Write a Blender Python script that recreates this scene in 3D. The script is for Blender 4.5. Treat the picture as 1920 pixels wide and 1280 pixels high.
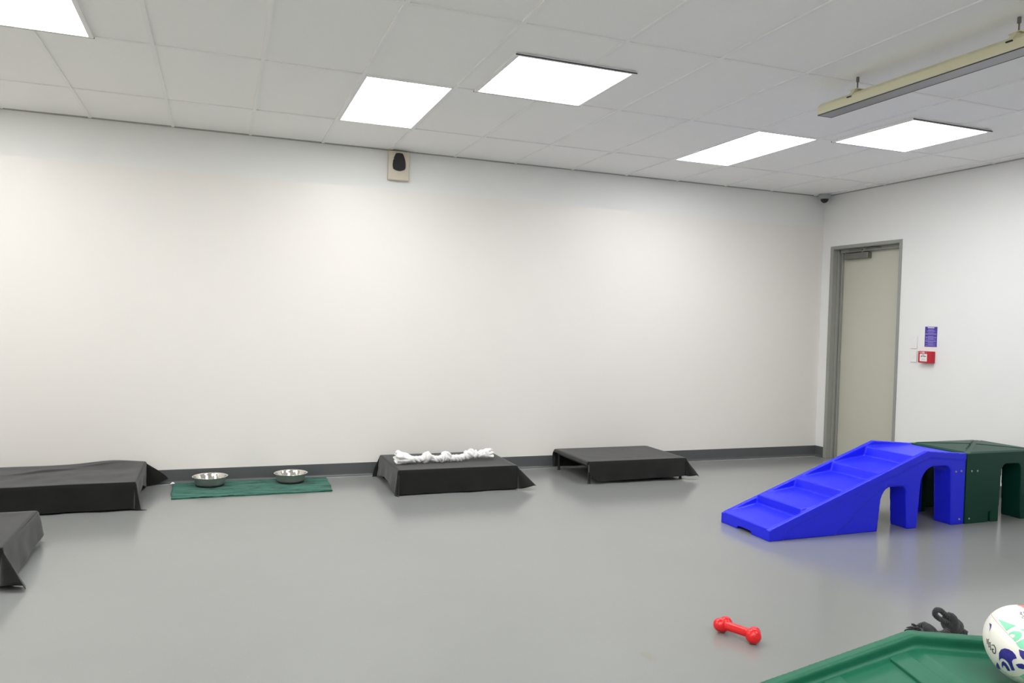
import bpy, bmesh, math, random
from mathutils import Vector, Matrix, noise
from mathutils.geometry import tessellate_polygon

for _o in list(bpy.data.objects):
    bpy.data.objects.remove(_o)
SC = bpy.context.scene
COL = SC.collection
PI = math.pi
random.seed(7)

# ------------------------------------------------------------------ camera
CAM_Z, F_PX, YAW, PITCH, ROLL = 1.4157, 1441.884, 0.363512, -0.024627, 0.0285875
_cy, _sy = math.cos(YAW), math.sin(YAW)
FW = Vector((_sy*math.cos(PITCH), _cy*math.cos(PITCH), math.sin(PITCH)))
_r0 = Vector((_cy, -_sy, 0)); _u0 = _r0.cross(FW)
RT = _r0*math.cos(ROLL) + _u0*math.sin(ROLL)
UP = -_r0*math.sin(ROLL) + _u0*math.cos(ROLL)
cd = bpy.data.cameras.new('camera')
cd.sensor_width = 36.0; cd.lens = F_PX/1920*36; cd.clip_start = 0.02; cd.clip_end = 60
cam = bpy.data.objects.new('camera', cd); COL.objects.link(cam)
cam.matrix_world = Matrix(((RT.x, UP.x, -FW.x, 0), (RT.y, UP.y, -FW.y, 0), (RT.z, UP.z, -FW.z, CAM_Z), (0, 0, 0, 1)))
SC.camera = cam

# ------------------------------------------------------------------ world and exposure
w = bpy.data.worlds.new('world'); SC.world = w; w.use_nodes = True
w.node_tree.nodes['Background'].inputs[0].default_value = (0.9, 0.95, 1, 1)
w.node_tree.nodes['Background'].inputs[1].default_value = 0.05
vs = SC.view_settings
SC.display_settings.display_device = 'sRGB'
vs.view_transform = 'Standard'; vs.look = 'None'; vs.gamma = 1.0; vs.use_curve_mapping = False
vs.exposure = 0.74
LAMP = 9.0            # radiance of the ceiling panels
LAMP_COL = (0.985, 0.99, 1.0, 1)

# ------------------------------------------------------------------ room numbers (metres)
H = 2.9328; YB = 6.925; XR = 6.3694; XL = -2.75; YF = -2.6
CX0, DX = -0.9878, 0.6
ROW1, DY = YB-0.8572, 1.1893

# ------------------------------------------------------------------ materials
def srgb(r, g, b):
    f = lambda c: (c/255/12.92) if c/255 <= 0.04045 else ((c/255+0.055)/1.055)**2.4
    return (f(r), f(g), f(b), 1)

def mat(name, col, rough=0.5, metal=0.0, spec=0.5, var=0.0, vscale=20, bump=0.0, bscale=200, sheen=0.0, coat=0.0, emit=None, stretch=None):
    m = bpy.data.materials.new(name); m.use_nodes = True
    nt = m.node_tree; b = nt.nodes['Principled BSDF']
    b.inputs['Roughness'].default_value = rough; b.inputs['Metallic'].default_value = metal
    b.inputs['Specular IOR Level'].default_value = spec
    b.inputs['Sheen Weight'].default_value = sheen; b.inputs['Sheen Roughness'].default_value = 0.5
    b.inputs['Coat Weight'].default_value = coat; b.inputs['Coat Roughness'].default_value = 0.15
    tc = nt.nodes.new('ShaderNodeTexCoord'); mp = nt.nodes.new('ShaderNodeMapping')
    nt.links.new(tc.outputs['Object'], mp.inputs[0])
    if stretch: mp.inputs['Scale'].default_value = stretch
    n = nt.nodes.new('ShaderNodeTexNoise'); n.inputs['Scale'].default_value = vscale; n.inputs['Detail'].default_value = 5
    nt.links.new(mp.outputs[0], n.inputs['Vector'])
    mx = nt.nodes.new('ShaderNodeMix'); mx.data_type = 'RGBA'
    mx.inputs[6].default_value = tuple(max(0, c*(1-var)) for c in col[:3]) + (1,)
    mx.inputs[7].default_value = tuple(min(1, c*(1+var)) for c in col[:3]) + (1,)
    nt.links.new(n.outputs[0], mx.inputs[0]); nt.links.new(mx.outputs[2], b.inputs['Base Color'])
    if bump:
        n2 = nt.nodes.new('ShaderNodeTexNoise'); n2.inputs['Scale'].default_value = bscale; n2.inputs['Detail'].default_value = 3
        nt.links.new(tc.outputs['Object'], n2.inputs['Vector'])
        bp = nt.nodes.new('ShaderNodeBump'); bp.inputs['Strength'].default_value = bump; bp.inputs['Distance'].default_value = 0.002
        nt.links.new(n2.outputs[0], bp.inputs['Height']); nt.links.new(bp.outputs[0], b.inputs['Normal'])
    if emit:
        b.inputs['Emission Color'].default_value = LAMP_COL; b.inputs['Emission Strength'].default_value = emit
    return m

M = {}
M['cladding'] = mat('wall_cladding', (0.81, 0.78, 0.735, 1), 0.42, var=0.01, vscale=2, bump=0.02, bscale=60, spec=0.5)
M['plaster'] = mat('wall_plaster', (0.805, 0.805, 0.78, 1), 0.75, var=0.01, vscale=3, bump=0.05, bscale=80, spec=0.3)
M['ceiling'] = mat('ceiling_tile', (0.93, 0.925, 0.895, 1), 0.9, var=0.015, vscale=60, bump=0.15, bscale=350, spec=0.2)
M['tbar'] = mat('ceiling_grid_white', (0.90, 0.895, 0.87, 1), 0.6, spec=0.3)
M['wall_angle'] = mat('wall_angle_grey', srgb(165, 165, 158), 0.6, spec=0.3)
M['baseboard'] = mat('vinyl_skirting', srgb(84, 86, 87), 0.38, var=0.05, vscale=40, spec=0.5)
M['seal'] = mat('grey_seal', srgb(190, 190, 186), 0.3)
M['frame_grey'] = mat('door_frame_paint', srgb(150, 151, 144), 0.45, spec=0.4)
M['door_grey'] = mat('door_paint', srgb(194, 193, 178), 0.5, var=0.02, vscale=8, spec=0.4)
M['steel'] = mat('brushed_steel', (0.62, 0.60, 0.57, 1), 0.22, metal=1.0, var=0.05, vscale=60)
M['polished'] = mat('polished_steel', (0.80, 0.78, 0.72, 1), 0.07, metal=1.0)
M['brushed'] = mat('satin_steel', (0.40, 0.39, 0.365, 1), 0.45, metal=0.55, var=0.05, vscale=60)
M['closer'] = mat('closer_metal', srgb(120, 120, 116), 0.35, metal=0.6)
M['rubber'] = mat('black_rubber', (0.012, 0.012, 0.013, 1), 0.6)
M['blanket'] = mat('charcoal_fleece', (0.0125, 0.0125, 0.0115, 1), 0.95, var=0.25, vscale=12, bump=0.5, bscale=500, sheen=0.30, spec=0.05)
M['cot'] = mat('cot_black', (0.012, 0.013, 0.013, 1), 0.6)
M['blue'] = mat('blue_plastic', (0.012, 0.019, 0.84, 1), 0.36, var=0.03, vscale=15, bump=0.3, bscale=420, spec=0.42)
M['green_dark'] = mat('dark_green_plastic', (0.003, 0.046, 0.030, 1), 0.42, var=0.06, vscale=10, bump=0.25, bscale=420, spec=0.24)
M['green'] = mat('green_plastic', (0.010, 0.118, 0.062, 1), 0.45, var=0.05, vscale=8, bump=0.25, bscale=420, spec=0.28)
M['screw'] = mat('screw_grey', (0.35, 0.36, 0.37, 1), 0.4, metal=0.3)
M['red'] = mat('red_rubber', (0.80, 0.008, 0.012, 1), 0.28, spec=0.6)
M['redbox'] = mat('red_plastic', srgb(190, 20, 42), 0.35)
M['white_plastic'] = mat('white_plastic', (0.80, 0.795, 0.77, 1), 0.35)
M['beige'] = mat('beige_plastic', srgb(205, 196, 176), 0.35, spec=0.5)
M['black_gloss'] = mat('black_gloss', (0.013, 0.013, 0.015, 1), 0.15)
M['purple'] = mat('purple_sign', srgb(70, 52, 150), 0.4)
M['lilac'] = mat('sign_print', srgb(165, 152, 225), 0.4)
M['print_white'] = mat('print_white', (0.85, 0.83, 0.85, 1), 0.4)
M['print_black'] = mat('print_black', (0.02, 0.02, 0.03, 1), 0.4)
M['rope_white'] = mat('white_cotton', (0.85, 0.84, 0.82, 1), 0.95, var=0.04, vscale=60, bump=0.6, bscale=300, sheen=0.3, spec=0.1)
M['rope_black'] = mat('charcoal_rope', (0.045, 0.046, 0.048, 1), 0.9, var=0.3, vscale=80, bump=0.6, bscale=600, spec=0.2, sheen=0.2)
M['ball'] = mat('ball_white_rubber', (0.84, 0.82, 0.74, 1), 0.38, var=0.02, vscale=15, bump=0.2, bscale=500, spec=0.5)
M['ball_green'] = mat('ball_print_mint', srgb(128, 205, 168), 0.4, var=0.06, vscale=90)
M['ball_blue'] = mat('ball_print_blue', srgb(48, 44, 135), 0.4, var=0.45, vscale=120)
M['ball_red'] = mat('ball_print_red', srgb(225, 120, 110), 0.4)
M['seam'] = mat('ball_seam', srgb(200, 190, 165), 0.5)
M['fix_beige'] = mat('batten_cream', srgb(214, 210, 178), 0.45)
M['fix_grey'] = mat('batten_grey', srgb(150, 150, 152), 0.35)
M['diffuser'] = mat('lamp_diffuser', (0.9, 0.9, 0.9, 1), 0.5, emit=LAMP)
M['shadow_gap'] = mat('gap_shade_and_trim', srgb(60, 58, 70), 0.5)  # dark colour for the square lamps' gap shade and the batten's edge strips
M['towel'] = mat('teal_towel', (0.022, 0.125, 0.088, 1), 0.95, var=0.0, bump=1.0, bscale=400, sheen=0.15, spec=0.1)

def towel_nodes():
    nt = M['towel'].node_tree; b = nt.nodes['Principled BSDF']
    tc = nt.nodes.new('ShaderNodeTexCoord'); mp = nt.nodes.new('ShaderNodeMapping'); mp.inputs['Scale'].default_value = (3.0, 14, 1)
    mp.inputs['Rotation'].default_value = (0, 0, 0.06)
    n = nt.nodes.new('ShaderNodeTexNoise'); n.inputs['Scale'].default_value = 1.4; n.inputs['Detail'].default_value = 6; n.inputs['Roughness'].default_value = 0.65
    r = nt.nodes.new('ShaderNodeValToRGB')
    r.color_ramp.elements[0].position = 0.40; r.color_ramp.elements[0].color = (0.008, 0.052, 0.036, 1)
    r.color_ramp.elements[1].position = 0.49; r.color_ramp.elements[1].color = (0.026, 0.135, 0.096, 1)
    e = r.color_ramp.elements.new(0.68); e.color = (0.05, 0.20, 0.15, 1)
    nt.links.new(tc.outputs['Object'], mp.inputs[0]); nt.links.new(mp.outputs[0], n.inputs['Vector'])
    nt.links.new(n.outputs[0], r.inputs[0]); nt.links.new(r.outputs[0], b.inputs['Base Color'])
towel_nodes()

def floor_material():
    m = bpy.data.materials.new('safety_vinyl_floor'); m.use_nodes = True
    nt = m.node_tree; b = nt.nodes['Principled BSDF']; L = nt.links
    tc = nt.nodes.new('ShaderNodeTexCoord')
    n = nt.nodes.new('ShaderNodeTexNoise'); n.inputs['Scale'].default_value = 1.3; n.inputs['Detail'].default_value = 6
    L.new(tc.outputs['Object'], n.inputs['Vector'])
    mx = nt.nodes.new('ShaderNodeMix'); mx.data_type = 'RGBA'
    mx.inputs[6].default_value = (0.252, 0.259, 0.248, 1); mx.inputs[7].default_value = (0.276, 0.283, 0.272, 1)
    L.new(n.outputs[0], mx.inputs[0])
    # dark and pale flecks in the sheet
    v = nt.nodes.new('ShaderNodeTexVoronoi'); v.inputs['Scale'].default_value = 75
    L.new(tc.outputs['Object'], v.inputs['Vector'])
    lt = nt.nodes.new('ShaderNodeMath'); lt.operation = 'LESS_THAN'; lt.inputs[1].default_value = 0.11
    L.new(v.outputs['Distance'], lt.inputs[0])
    fl = nt.nodes.new('ShaderNodeMix'); fl.data_type = 'RGBA'
    fl.inputs[6].default_value = (0.17, 0.175, 0.17, 1); fl.inputs[7].default_value = (0.46, 0.46, 0.44, 1)
    L.new(v.outputs['Color'], fl.inputs[0])
    m2 = nt.nodes.new('ShaderNodeMix'); m2.data_type = 'RGBA'
    ml = nt.nodes.new('ShaderNodeMath'); ml.operation = 'MULTIPLY'; ml.inputs[1].default_value = 0.55
    L.new(lt.outputs[0], ml.inputs[0]); L.new(ml.outputs[0], m2.inputs[0])
    L.new(mx.outputs[2], m2.inputs[6]); L.new(fl.outputs[2], m2.inputs[7])
    # small ochre stain near the red toy
    mp = nt.nodes.new('ShaderNodeMapping'); mp.inputs['Location'].default_value = (-1.745*16, -2.835*9, 0); mp.inputs['Scale'].default_value = (16, 9, 1)
    L.new(tc.outputs['Object'], mp.inputs[0])
    dn = nt.nodes.new('ShaderNodeTexNoise'); dn.inputs['Scale'].default_value = 3; L.new(mp.outputs[0], dn.inputs['Vector'])
    ad = nt.nodes.new('ShaderNodeVectorMath'); ad.operation = 'ADD'
    L.new(mp.outputs[0], ad.inputs[0])
    sb = nt.nodes.new('ShaderNodeVectorMath'); sb.operation = 'SUBTRACT'; sb.inputs[1].default_value = (0.5, 0.5, 0.5)
    L.new(dn.outputs['Color'], sb.inputs[0]); L.new(sb.outputs[0], ad.inputs[1])
    le = nt.nodes.new('ShaderNodeVectorMath'); le.operation = 'LENGTH'; L.new(ad.outputs[0], le.inputs[0])
    mr = nt.nodes.new('ShaderNodeMapRange'); mr.inputs[1].default_value = 0.15; mr.inputs[2].default_value = 0.6; mr.inputs[3].default_value = 0.22; mr.inputs[4].default_value = 0.0
    L.new(le.outputs['Value'], mr.inputs[0])
    m3 = nt.nodes.new('ShaderNodeMix'); m3.data_type = 'RGBA'; m3.inputs[7].default_value = (0.25, 0.19, 0.10, 1)
    L.new(mr.outputs[0], m3.inputs[0]); L.new(m2.outputs[2], m3.inputs[6]); L.new(m3.outputs[2], b.inputs['Base Color'])
    b.inputs['Roughness'].default_value = 0.17; b.inputs['Specular IOR Level'].default_value = 0.5
    n2 = nt.nodes.new('ShaderNodeTexNoise'); n2.inputs['Scale'].default_value = 140; n2.inputs['Detail'].default_value = 2
    L.new(tc.outputs['Object'], n2.inputs['Vector'])
    bp = nt.nodes.new('ShaderNodeBump'); bp.inputs['Strength'].default_value = 0.12; bp.inputs['Distance'].default_value = 0.002
    L.new(n2.outputs[0], bp.inputs['Height']); L.new(bp.outputs[0], b.inputs['Normal'])
    return m
M['floor'] = floor_material()

# ------------------------------------------------------------------ mesh helpers
def box(bm, x0, x1, y0, y1, z0, z1):
    v = [bm.verts.new(p) for p in ((x0,y0,z0),(x1,y0,z0),(x1,y1,z0),(x0,y1,z0),(x0,y0,z1),(x1,y0,z1),(x1,y1,z1),(x0,y1,z1))]
    for f in ((3,2,1,0),(4,5,6,7),(0,1,5,4),(1,2,6,5),(2,3,7,6),(3,0,4,7)): bm.faces.new([v[i] for i in f])

def prism(bm, pts, a0, a1, fn):
    """closed prism over a 2D outline; fn(u, v, a) -> point"""
    n = len(pts)
    A = [bm.verts.new(fn(p[0], p[1], a0)) for p in pts]; B = [bm.verts.new(fn(p[0], p[1], a1)) for p in pts]
    for i in range(n): bm.faces.new((A[i], A[(i+1) % n], B[(i+1) % n], B[i]))
    for t in tessellate_polygon([[Vector((p[0], p[1], 0)) for p in pts]]):
        bm.faces.new((A[t[0]], A[t[2]], A[t[1]])); bm.faces.new((B[t[0]], B[t[1]], B[t[2]]))

def lathe(bm, prof, c=(0,0,0), seg=48, axis='z', closed=True):
    rings = []
    for r, z in prof:
        ring = []
        for i in range(seg):
            a = 2*PI*i/seg; x, y = r*math.cos(a), r*math.sin(a)
            p = (x, y, z) if axis == 'z' else ((z, x, y) if axis == 'x' else (x, z, y))
            ring.append(bm.verts.new((p[0]+c[0], p[1]+c[1], p[2]+c[2])))
        rings.append(ring)
    for a, b in zip(rings, rings[1:]):
        for i in range(seg): bm.faces.new((a[i], a[(i+1) % seg], b[(i+1) % seg], b[i]))
    if closed:
        bm.faces.new(list(reversed(rings[0]))); bm.faces.new(rings[-1])

def tube(bm, pts, rad, seg=10):
    pts = [Vector(p) for p in pts]
    rads = rad if isinstance(rad, (list, tuple)) else [rad]*len(pts)
    t0 = (pts[1]-pts[0]).normalized(); nrm = t0.orthogonal().normalized(); rings = []
    for i, p in enumerate(pts):
        t = (pts[min(i+1, len(pts)-1)] - pts[max(i-1, 0)]).normalized()
        nrm = (nrm - t*nrm.dot(t)).normalized(); bi = t.cross(nrm)
        rings.append([bm.verts.new(p + (nrm*math.cos(2*PI*k/seg) + bi*math.sin(2*PI*k/seg))*rads[i]) for k in range(seg)])
    for a, b in zip(rings, rings[1:]):
        for i in range(seg): bm.faces.new((a[i], a[(i+1) % seg], b[(i+1) % seg], b[i]))
    bm.faces.new(list(reversed(rings[0]))); bm.faces.new(rings[-1])

def ball(bm, c, r, sub=3, sc=(1,1,1)):
    m = Matrix.Translation(c) @ Matrix.Diagonal((sc[0], sc[1], sc[2], 1))
    bmesh.ops.create_icosphere(bm, subdivisions=sub, radius=r, matrix=m)

def obj(name, bm, m, parent=None, smooth=False, bevel=0.0, bseg=2, angle=0.6, loc=None, remesh=0, relax=0):
    bmesh.ops.recalc_face_normals(bm, faces=bm.faces[:])
    me = bpy.data.meshes.new(name); bm.to_mesh(me); bm.free()
    o = bpy.data.objects.new(name, me); COL.objects.link(o)
    for k in (m if isinstance(m, (list, tuple)) else [m]): me.materials.append(k)
    if smooth or remesh:
        for p in me.polygons: p.use_smooth = True
    if bevel:
        md = o.modifiers.new('bevel', 'BEVEL'); md.width = bevel; md.segments = bseg; md.limit_method = 'ANGLE'; md.angle_limit = angle
    if remesh:
        md = o.modifiers.new('remesh', 'REMESH'); md.mode = 'VOXEL'; md.voxel_size = remesh; md.use_smooth_shade = True
        if relax:
            md = o.modifiers.new('relax', 'SMOOTH'); md.factor = 0.5; md.iterations = relax
    if parent: o.parent = parent
    if loc: o.location = loc
    return o

def thing(name, label, cat, loc=(0,0,0), rotz=0.0, group=None):
    o = bpy.data.objects.new(name, None); COL.objects.link(o); o.empty_display_size = 0.1
    o.location = loc; o.rotation_euler = (0, 0, rotz); o['label'] = label; o['category'] = cat; o['kind'] = 'thing'
    if group: o['group'] = group
    return o
def tag(o, label, cat, group=None):
    o['label'] = label; o['category'] = cat; o['kind'] = 'thing'
    if group: o['group'] = group
    return o
def struct(o): o['kind'] = 'structure'; return o
def copy_tree(o, parent=None):
    c = o.copy(); COL.objects.link(c); c.parent = parent
    for ch in list(o.children): copy_tree(ch, c)
    return c
def nb(): return bmesh.new()

# ------------------------------------------------------------------ room shell
b = nb(); box(b, XL-0.2, XR+0.4, YF-0.2, YB+0.2, -0.1, 0); struct(obj('floor', b, M['floor']))
# back wall: glossy lining sheets up to 2.58 m, paint above
b = nb(); box(b, XL-0.1, XR+0.1, YB, YB+0.1, 0, 2.583)
o = struct(obj('wall_back', b, M['cladding']))
b = nb(); box(b, XL-0.1, XR+0.1, YB+0.002, YB+0.1, 2.583, H+0.15)
struct(obj('wall_back_upper', b, M['plaster']))
DY0, DY1, DZ = 5.835, 6.795, 2.362
b = nb()
box(b, XR, XR+0.12, YF, DY0, 0, H+0.15); box(b, XR, XR+0.12, DY1, YB, 0, H+0.15); box(b, XR, XR+0.12, DY0, DY1, DZ, H+0.15)
struct(obj('wall_right', b, M['plaster']))
b = nb(); box(b, XL-0.1, XL, YF, YB, 0, H+0.15); struct(obj('wall_left', b, M['cladding']))
b = nb(); box(b, XL-0.1, XR+0.12, YF-0.1, YF, 0, H+0.15); struct(obj('wall_front', b, M['cladding']))

# ceiling: lay-in tiles 0.6 x 1.19 m, each a hair off level, hung in a white grid
xs = [XL] + [CX0+DX*i for i in range(-2, 13)] + [XR]
ys = [YB] + [ROW1 - DY*i for i in range(0, 8) if ROW1-DY*i > YF+0.1] + [YF]
rnd = random.Random(3)
b = nb(); HOLE = []
for i in range(len(xs)-1):
    for j in range(len(ys)-1):
        x0, x1, y1, y0 = xs[i]+0.010, xs[i+1]-0.010, ys[j]-0.010, ys[j+1]+0.010
        if x1-x0 < 0.03: continue
        z = H+0.007; t = [rnd.uniform(-0.0015, 0.0015) for _ in range(4)]
        vv = [b.verts.new(p) for p in ((x0,y0,z+t[0]),(x1,y0,z+t[1]),(x1,y1,z+t[2]),(x0,y1,z+t[3]),(x0,y0,z+.014),(x1,y0,z+.014),(x1,y1,z+.014),(x0,y1,z+.014))]
        for f in ((3,2,1,0),(4,5,6,7),(0,1,5,4),(1,2,6,5),(2,3,7,6),(3,0,4,7)): b.faces.new([vv[k] for k in f])
box(b, XL, XR+0.1, YF, YB, H+0.03, H+0.10)
struct(obj('ceiling', b, M['ceiling']))
b = nb()
for x in xs[1:-1]: box(b, x-0.012, x+0.012, YF, YB, H, H+0.010)
for y in ys[1:-1]: box(b, XL, XR, y-0.012, y+0.012, H+0.0005, H+0.0095)
struct(obj('trim_1', b, M['tbar']))
b = nb()
box(b, XL, XR, YB-0.013, YB+0.001, H-0.0015, H+0.012); box(b, XR-0.013, XR+0.001, YF, YB, H-0.0015, H+0.012)
struct(obj('trim_2', b, M['wall_angle']))

# coved skirting
def skirting(name, p0, p1, nrm):
    """profile (out, z) swept from p0 to p1; nrm points into the room"""
    prof = [(0, 0.117), (0.004, 0.117), (0.005, 0.115), (0.005, 0.032)]
    for k in range(7):
        a = k/6*PI/2; prof.append((0.005+0.022*(1-math.cos(a)), 0.024*(1-math.sin(a))+0.0008))
    prof += [(0.034, 0.0008), (0.034, 0.0), (0, 0)]
    P0, P1, N = Vector(p0), Vector(p1), Vector(nrm)
    bm = nb(); prism(bm, prof, 0, 1, lambda u, v, a: tuple(P0.lerp(P1, a) + N*u + Vector((0, 0, v))))
    return struct(obj(name, bm, M['baseboard']))
skirting('baseboard_back', (XL, YB, 0), (XR, YB, 0), (0, -1, 0))
skirting('baseboard_right', (XR, YF, 0), (XR, DY0, 0), (-1, 0, 0))
skirting('baseboard_corner', (XR, DY1, 0), (XR, YB-0.0, 0), (-1, 0, 0))
skirting('baseboard_left', (XL, YF, 0), (XL, YB, 0), (1, 0, 0))
b = nb(); box(b, XL, XR-0.03, YB-0.040, YB-0.033, 0, 0.0022)
struct(obj('trim_3', b, M['seal']))

# ------------------------------------------------------------------ door
door = bpy.data.objects.new('door_1', None); COL.objects.link(door); door.location = (XR, 6.3, 0); door['kind'] = 'structure'
def dpart(name, bm, m, par=door, **k):
    bmesh.ops.translate(bm, verts=bm.verts[:], vec=(-XR, -6.3, 0))
    o = obj(name, bm, m, par, **k); return o
b = nb()
fx0, fx1 = XR-0.012, XR+0.20
box(b, fx0, fx1, DY1-0.045, DY1, 0, DZ); box(b, fx0, fx1, DY0, DY0+0.030, 0, DZ); box(b, fx0, fx1, DY0+0.030, DY1-0.045, DZ-0.035, DZ)
box(b, XR+0.055, XR+0.085, DY1-0.055, DY1-0.045, 0, DZ-0.035)            # rebate line
box(b, XR+0.10, XR+0.129, DY1-0.066, DY1-0.045, 0, DZ-0.035)             # stop
box(b, XR+0.075, XR+0.129, DY0+0.030, DY1-0.066, DZ-0.072, DZ-0.035)     # head stop
dpart('door_frame', b, M['frame_grey'], bevel=0.002, bseg=1)
b = nb(); box(b, XR+0.131, XR+0.171, DY0+0.034, DY1-0.049, 0.008, DZ-0.039)
panel = dpart('door_panel', b, M['door_grey'], bevel=0.002, bseg=1)
def dsub(name, bm, m, par, **k):
    bmesh.ops.translate(bm, verts=bm.verts[:], vec=(-XR, -6.3, 0)); return obj(name, bm, m, par, **k)
b = nb(); lathe(b, [(0.012, 0), (0.030, 0), (0.030, -0.006), (0.013, -0.010), (0.012, -0.030), (0.020, -0.036), (0.028, -0.046), (0.029, -0.056), (0.024, -0.064), (0.012, -0.068)], (XR+0.131, 5.915, 1.075), 32, 'x')
dsub('door_handle', b, M['polished'], panel, smooth=True)
b = nb(); lathe(b, [(0.009, 0), (0.011, 0), (0.011, -0.002), (0.004, -0.003)], (XR+0.131, 5.915, 1.00), 20, 'x')
dsub('keyhole', b, M['closer'], panel, smooth=True)
b = nb(); box(b, XR+0.069, XR+0.131, 6.345, 6.675, 2.215, 2.280)
cl = dsub('door_closer', b, M['closer'], panel, bevel=0.006, bseg=3)
b = nb()
box(b, XR+0.085, XR+0.131, 6.47, 6.67, 2.288, 2.292)
box(b, XR+0.060, XR+0.075, 6.42, 6.60, 2.300, 2.312)
lathe(b, [(0.014, 2.280), (0.014, 2.302)], (XR+0.10, 6.44, 0), 16)
a0, a1 = Vector((XR+0.098, 6.44, 2.303)), Vector((XR+0.045, 6.26, 2.318))
tube(b, [a0, a1], 0.008, 8); tube(b, [a1, Vector((XR+0.10, 6.12, 2.306))], 0.006, 8)
dsub('closer_arm', b, M['closer'], cl)
for z in (0.25, 1.15, 2.05):
    b = nb(); lathe(b, [(0.007, z-0.05), (0.007, z+0.05)], (XR+0.124, DY1-0.060, 0), 12); dsub('hinge', b, M['steel'], panel)

# ------------------------------------------------------------------ ceiling lamps
def long_lamp(x, y, label, group='long panel lamps set flush in the ceiling'):
    """flush troffer filling one tile: x = left edge, y = near edge"""
    t = thing('ceiling_lamp', label, 'ceiling lamp', (x+0.3, y+0.59, H), 0, group)
    b = nb(); w_, d_ = 0.287, 0.583
    box(b, -w_, w_, -d_, -d_+0.012, -0.002, 0.006); box(b, -w_, w_, d_-0.012, d_, -0.002, 0.006)
    box(b, -w_, -w_+0.012, -d_+0.012, d_-0.012, -0.002, 0.006); box(b, w_-0.012, w_, -d_+0.012, d_-0.012, -0.002, 0.006)
    obj('lamp_frame', b, M['tbar'], t)
    b = nb(); box(b, -w_+0.012, w_-0.012, -d_+0.012, d_-0.012, 0.0, 0.005)
    obj('diffuser', b, M['diffuser'], t)
    return t
def square_lamp(x, y, label, group='square panel lamps with a white trim'):
    t = thing('ceiling_lamp', label, 'ceiling lamp', (x, y, H), 0, group)
    s = 0.387
    b = nb(); z0 = -0.008; z1 = 0.0062
    box(b, -s, s, -s, -s+0.018, z0, z1); box(b, -s, s, s-0.018, s, z0, z1)
    box(b, -s, -s+0.024, -s+0.018, s-0.018, z0, z1); box(b, s-0.024, s, -s+0.018, s-0.018, z0, z1)
    obj('lamp_frame', b, M['tbar'], t)
    for ya, yb in ((-s-0.004, -s-0.0002), (s+0.0002, s+0.004)):  # dark strips put in for the shade in the gap along the frame
        b = nb(); box(b, -s-0.003, s+0.003, ya, yb, z0, -0.001); obj('gap_shade', b, M['shadow_gap'], t)
    b = nb(); box(b, -s+0.024, s-0.024, -s+0.018, s-0.018, -0.006, -0.003)
    obj('diffuser', b, M['diffuser'], t)
    return t
LL = 4.872
def lampcopy(src, x, y, label):
    c = copy_tree(src); c.location = (x, y, H); c['label'] = label; return c
l1 = long_lamp(0.812, LL, 'long flush lit ceiling panel nearest the beige wall unit')
lampcopy(l1, 4.112, LL+0.59, 'long flush lit ceiling panel near the hanging cream batten and the far door')
q1 = square_lamp(1.922, 4.484, 'large square lit ceiling panel in the middle of the ceiling, right of the long one')
lampcopy(q1, 4.925, 4.494, 'square lit ceiling panel right below the hanging cream batten, nearest the right wall')
lampcopy(q1, -1.070, 4.487, 'square lit ceiling panel cut off by the top left corner of the photo')
# the same two rows go on over the part of the room behind the viewer
off = 'lit panel of the unseen nearer ceiling rows, outside the photo'
lampcopy(l1, -1.888, LL+0.59, 'long flush lit panel outside the photo at the far left')
for y, row in ((1.3, (-1.888, 1.112, 4.112)), (-1.2, (-1.888, 1.112))):
    for x in row: lampcopy(l1, x, y, off)['group'] = 'ceiling panels outside the photo'
for y in (0.3,):
    for x in (-1.07, 1.92): lampcopy(q1, x, y, off)['group'] = 'ceiling panels outside the photo'

# ------------------------------------------------------------------ hanging batten
t = thing('hanging_batten', 'unlit cream batten with a grey underside hanging from the ceiling on two rods', 'light fitting', (3.522, 3.86, H))
b = nb()
prof = [(-0.055, -0.168), (-0.058, -0.160), (-0.058, -0.120), (-0.036, -0.098), (0.036, -0.098), (0.058, -0.120), (0.058, -0.160), (0.055, -0.168)]
prism(b, prof, 0, -2.6, lambda u, v, a: (u, a, v))
obj('housing', b, M['fix_beige'], t, bevel=0.002, bseg=1)
b = nb(); box(b, -0.050, 0.050, -2.595, -0.006, -0.1715, -0.1682); obj('underside', b, M['fix_grey'], t)['label'] = 'grey flat underside'
for x0, x1, y0 in ((-0.055, -0.0502, -2.6), (0.0502, 0.055, -2.6), (-0.0502, 0.0502, -0.005)):
    b = nb(); box(b, x0, x1, y0, 0, -0.1725, -0.1682); obj('edge_strip', b, M['shadow_gap'], t)
for yy in (-0.262, -1.252):
    b = nb(); lathe(b, [(0.004, -0.075), (0.004, -0.03), (0.009, -0.028), (0.009, 0.0)], (0, yy, 0), 14)
    br = obj('rod', b, M['closer'], t, smooth=False)
    b = nb(); prism(b, [(-0.062, -0.122), (-0.040, -0.094), (-0.032, -0.078), (0.032, -0.078), (0.040, -0.094), (0.062, -0.122), (0.059, -0.124), (0.038, -0.0975), (-0.038, -0.0975), (-0.059, -0.124)], yy-0.014, yy+0.014, lambda u, v, a: (u, a, v))
    box(b, -0.03, 0.03, yy-0.03, yy+0.03, -0.0785, -0.074)
    obj('bracket', b, M['fix_beige'], t)
    b = nb(); box(b, -0.0655, -0.0585, yy-0.016, yy+0.016, -0.127, -0.1205); obj('clip', b, M['rubber'], t)

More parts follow.
